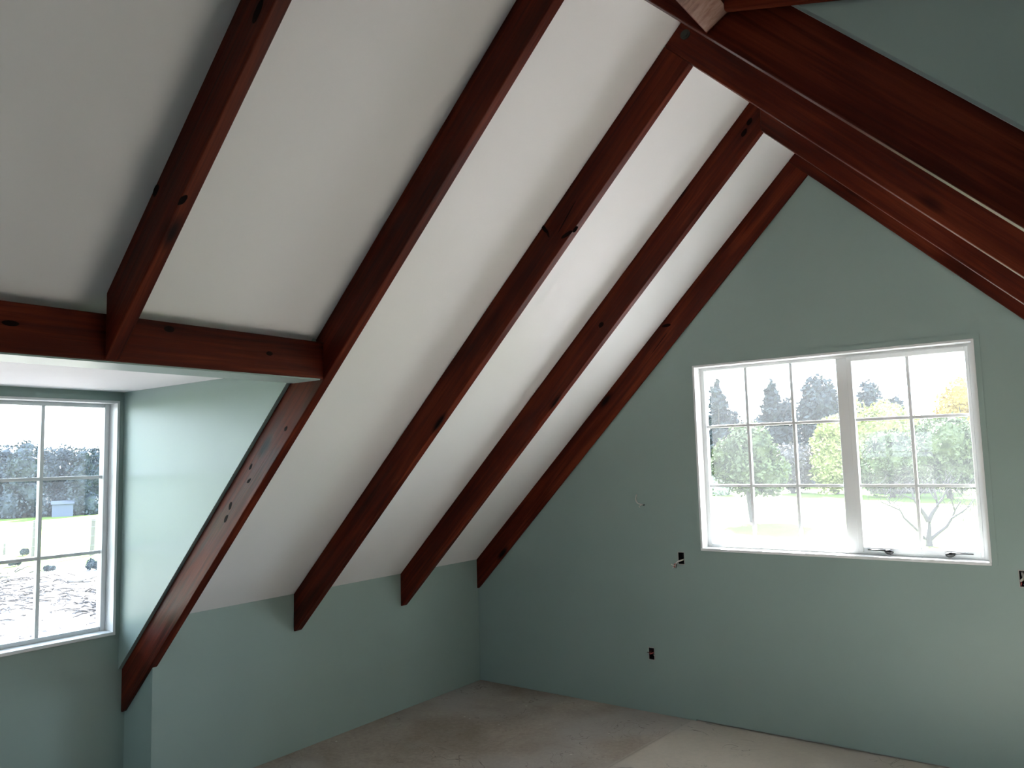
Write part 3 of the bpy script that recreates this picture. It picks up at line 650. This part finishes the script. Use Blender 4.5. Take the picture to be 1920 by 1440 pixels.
c = bmesh.new(); box(c, -.8, .8, -.85, .85, 0, 1.15); M = Matrix.Translation(sb) @ Matrix.Rotation(rot, 4, 'Z'); c.transform(M); obj('wall', c, plain('pale_shed_cladding', (.055, .07, .10), .7), root)
c = bmesh.new(); prism(c, [(-.95, 1.15), (.95, 1.15), (0, 1.45)], -.95, .95); c.transform(M); obj('roof', c, plain('grey_shed_roof', (.05, .06, .07), .6), root)
FENCE = plain('weathered_fence_timber', (.11, .10, .085), .9)
fr = tag(empty('fence', px(118, 1042)), 'wire fence on grey timber posts across the paddock through the left window', 'fence')
pp = []
for u, v in ((-40, 1046), (62, 1043), (172, 1041), (270, 1039)):
    p = px(u, v); p.z = ZG; pp.append(p)
    c = bmesh.new(); tube(c, [p+Vector((0, 0, -.1)), p+Vector((.02, .02, .9)), p+Vector((.03, .04, 1.78))], [.11, .10, .095], 10); obj('post', c, FENCE, fr)
for hh in (.5, .95, 1.4, 1.7):
    c = bmesh.new(); tube(c, [q+Vector((.09, -.05, hh)) for q in pp], .008, 5); obj('wire', c, plain('galvanised_wire', (.3, .3, .3), .4, .8), fr)
p = px(8, 1040); p.z = ZG; c = bmesh.new(); tube(c, [p, p+Vector((.03, 0, .55)), p+Vector((.0, .02, .62))], [.07, .06, .03], 8)
tag(obj('stake', c, FENCE), 'short wooden stake near the left picture edge, in front of the paddock fence', 'stake')
a, b_ = px(133, 1095), px(184, 1084); c = bmesh.new(); pts = [a.lerp(b_, k/5)+Vector((0, 0, .12+.02*math.sin(k*2))) for k in range(6)]
tube(c, pts, [.13, .15, .15, .14, .12, .10], 10); tag(obj('fallen_log', c, plain('bleached_log', (.20, .18, .16), .9), smooth=True), 'pale fallen log lying on the rough ground in the left window', 'log')
rnd = random.Random(11)
rb = bmesh.new()
for _ in range(900):
    u, v = rnd.uniform(-30, 200), rnd.triangular(1070, 1225, 1150); q = px(u, v); s = rnd.uniform(.04, .2)
    k = bmesh.ops.create_icosphere(rb, subdivisions=1, radius=1)
    for x in k['verts']: x.co = q + Vector((x.co.x*s*1.5, x.co.y*s*1.5, x.co.z*s*.7))*(1+.4*noise.noise(x.co*2+q))
tag(obj('rubble', rb, plain('earthy_stones', (.10, .085, .075), .95)), 'scattered clods, stones and debris on the turned earth below the left window', 'rubble', kind='stuff')
br = bmesh.new()
for _ in range(160):
    q = px(rnd.uniform(-20, 190), rnd.triangular(1060, 1180, 1120)); a = rnd.random()*6.28; L = rnd.uniform(.3, 1.3)
    tube(br, [q+Vector((0, 0, .03)), q+Vector((math.cos(a)*L*.5, math.sin(a)*L*.5, .14)), q+Vector((math.cos(a)*L, math.sin(a)*L, .08))], [.03, .025, .01], 5)
tag(obj('cut_branches', br, BARK), 'litter of cut branches strewn over the rough ground in the left window', 'branches', kind='stuff')
for i, (u, v, s) in enumerate(((176, 1068, .26), (45, 1042, .18), (95, 1072, .14), (28, 1062, .16))):
    q = px(u, v); q.z = ZG+.1
    tag(obj('weed_clump', foliage([(q+Vector((rnd.uniform(-1, 1)*s*1.3, rnd.uniform(-1, 1)*s*1.3, s*rnd.uniform(.3, .7))), (s*.6, s*.6, s*rnd.uniform(.4, .8))) for _ in range(6)], 700, .07, rnd), LEAF['hedge']),
        ('dark weed clump at the right end of the rough ground, beside the window jamb', 'dark weed clump at the foot of the fence, left window', 'low weed clump right of the window bar on the rough ground', 'low weed clump near the left picture edge on the rough ground')[i], 'weeds', 'weed clumps on the rough ground')
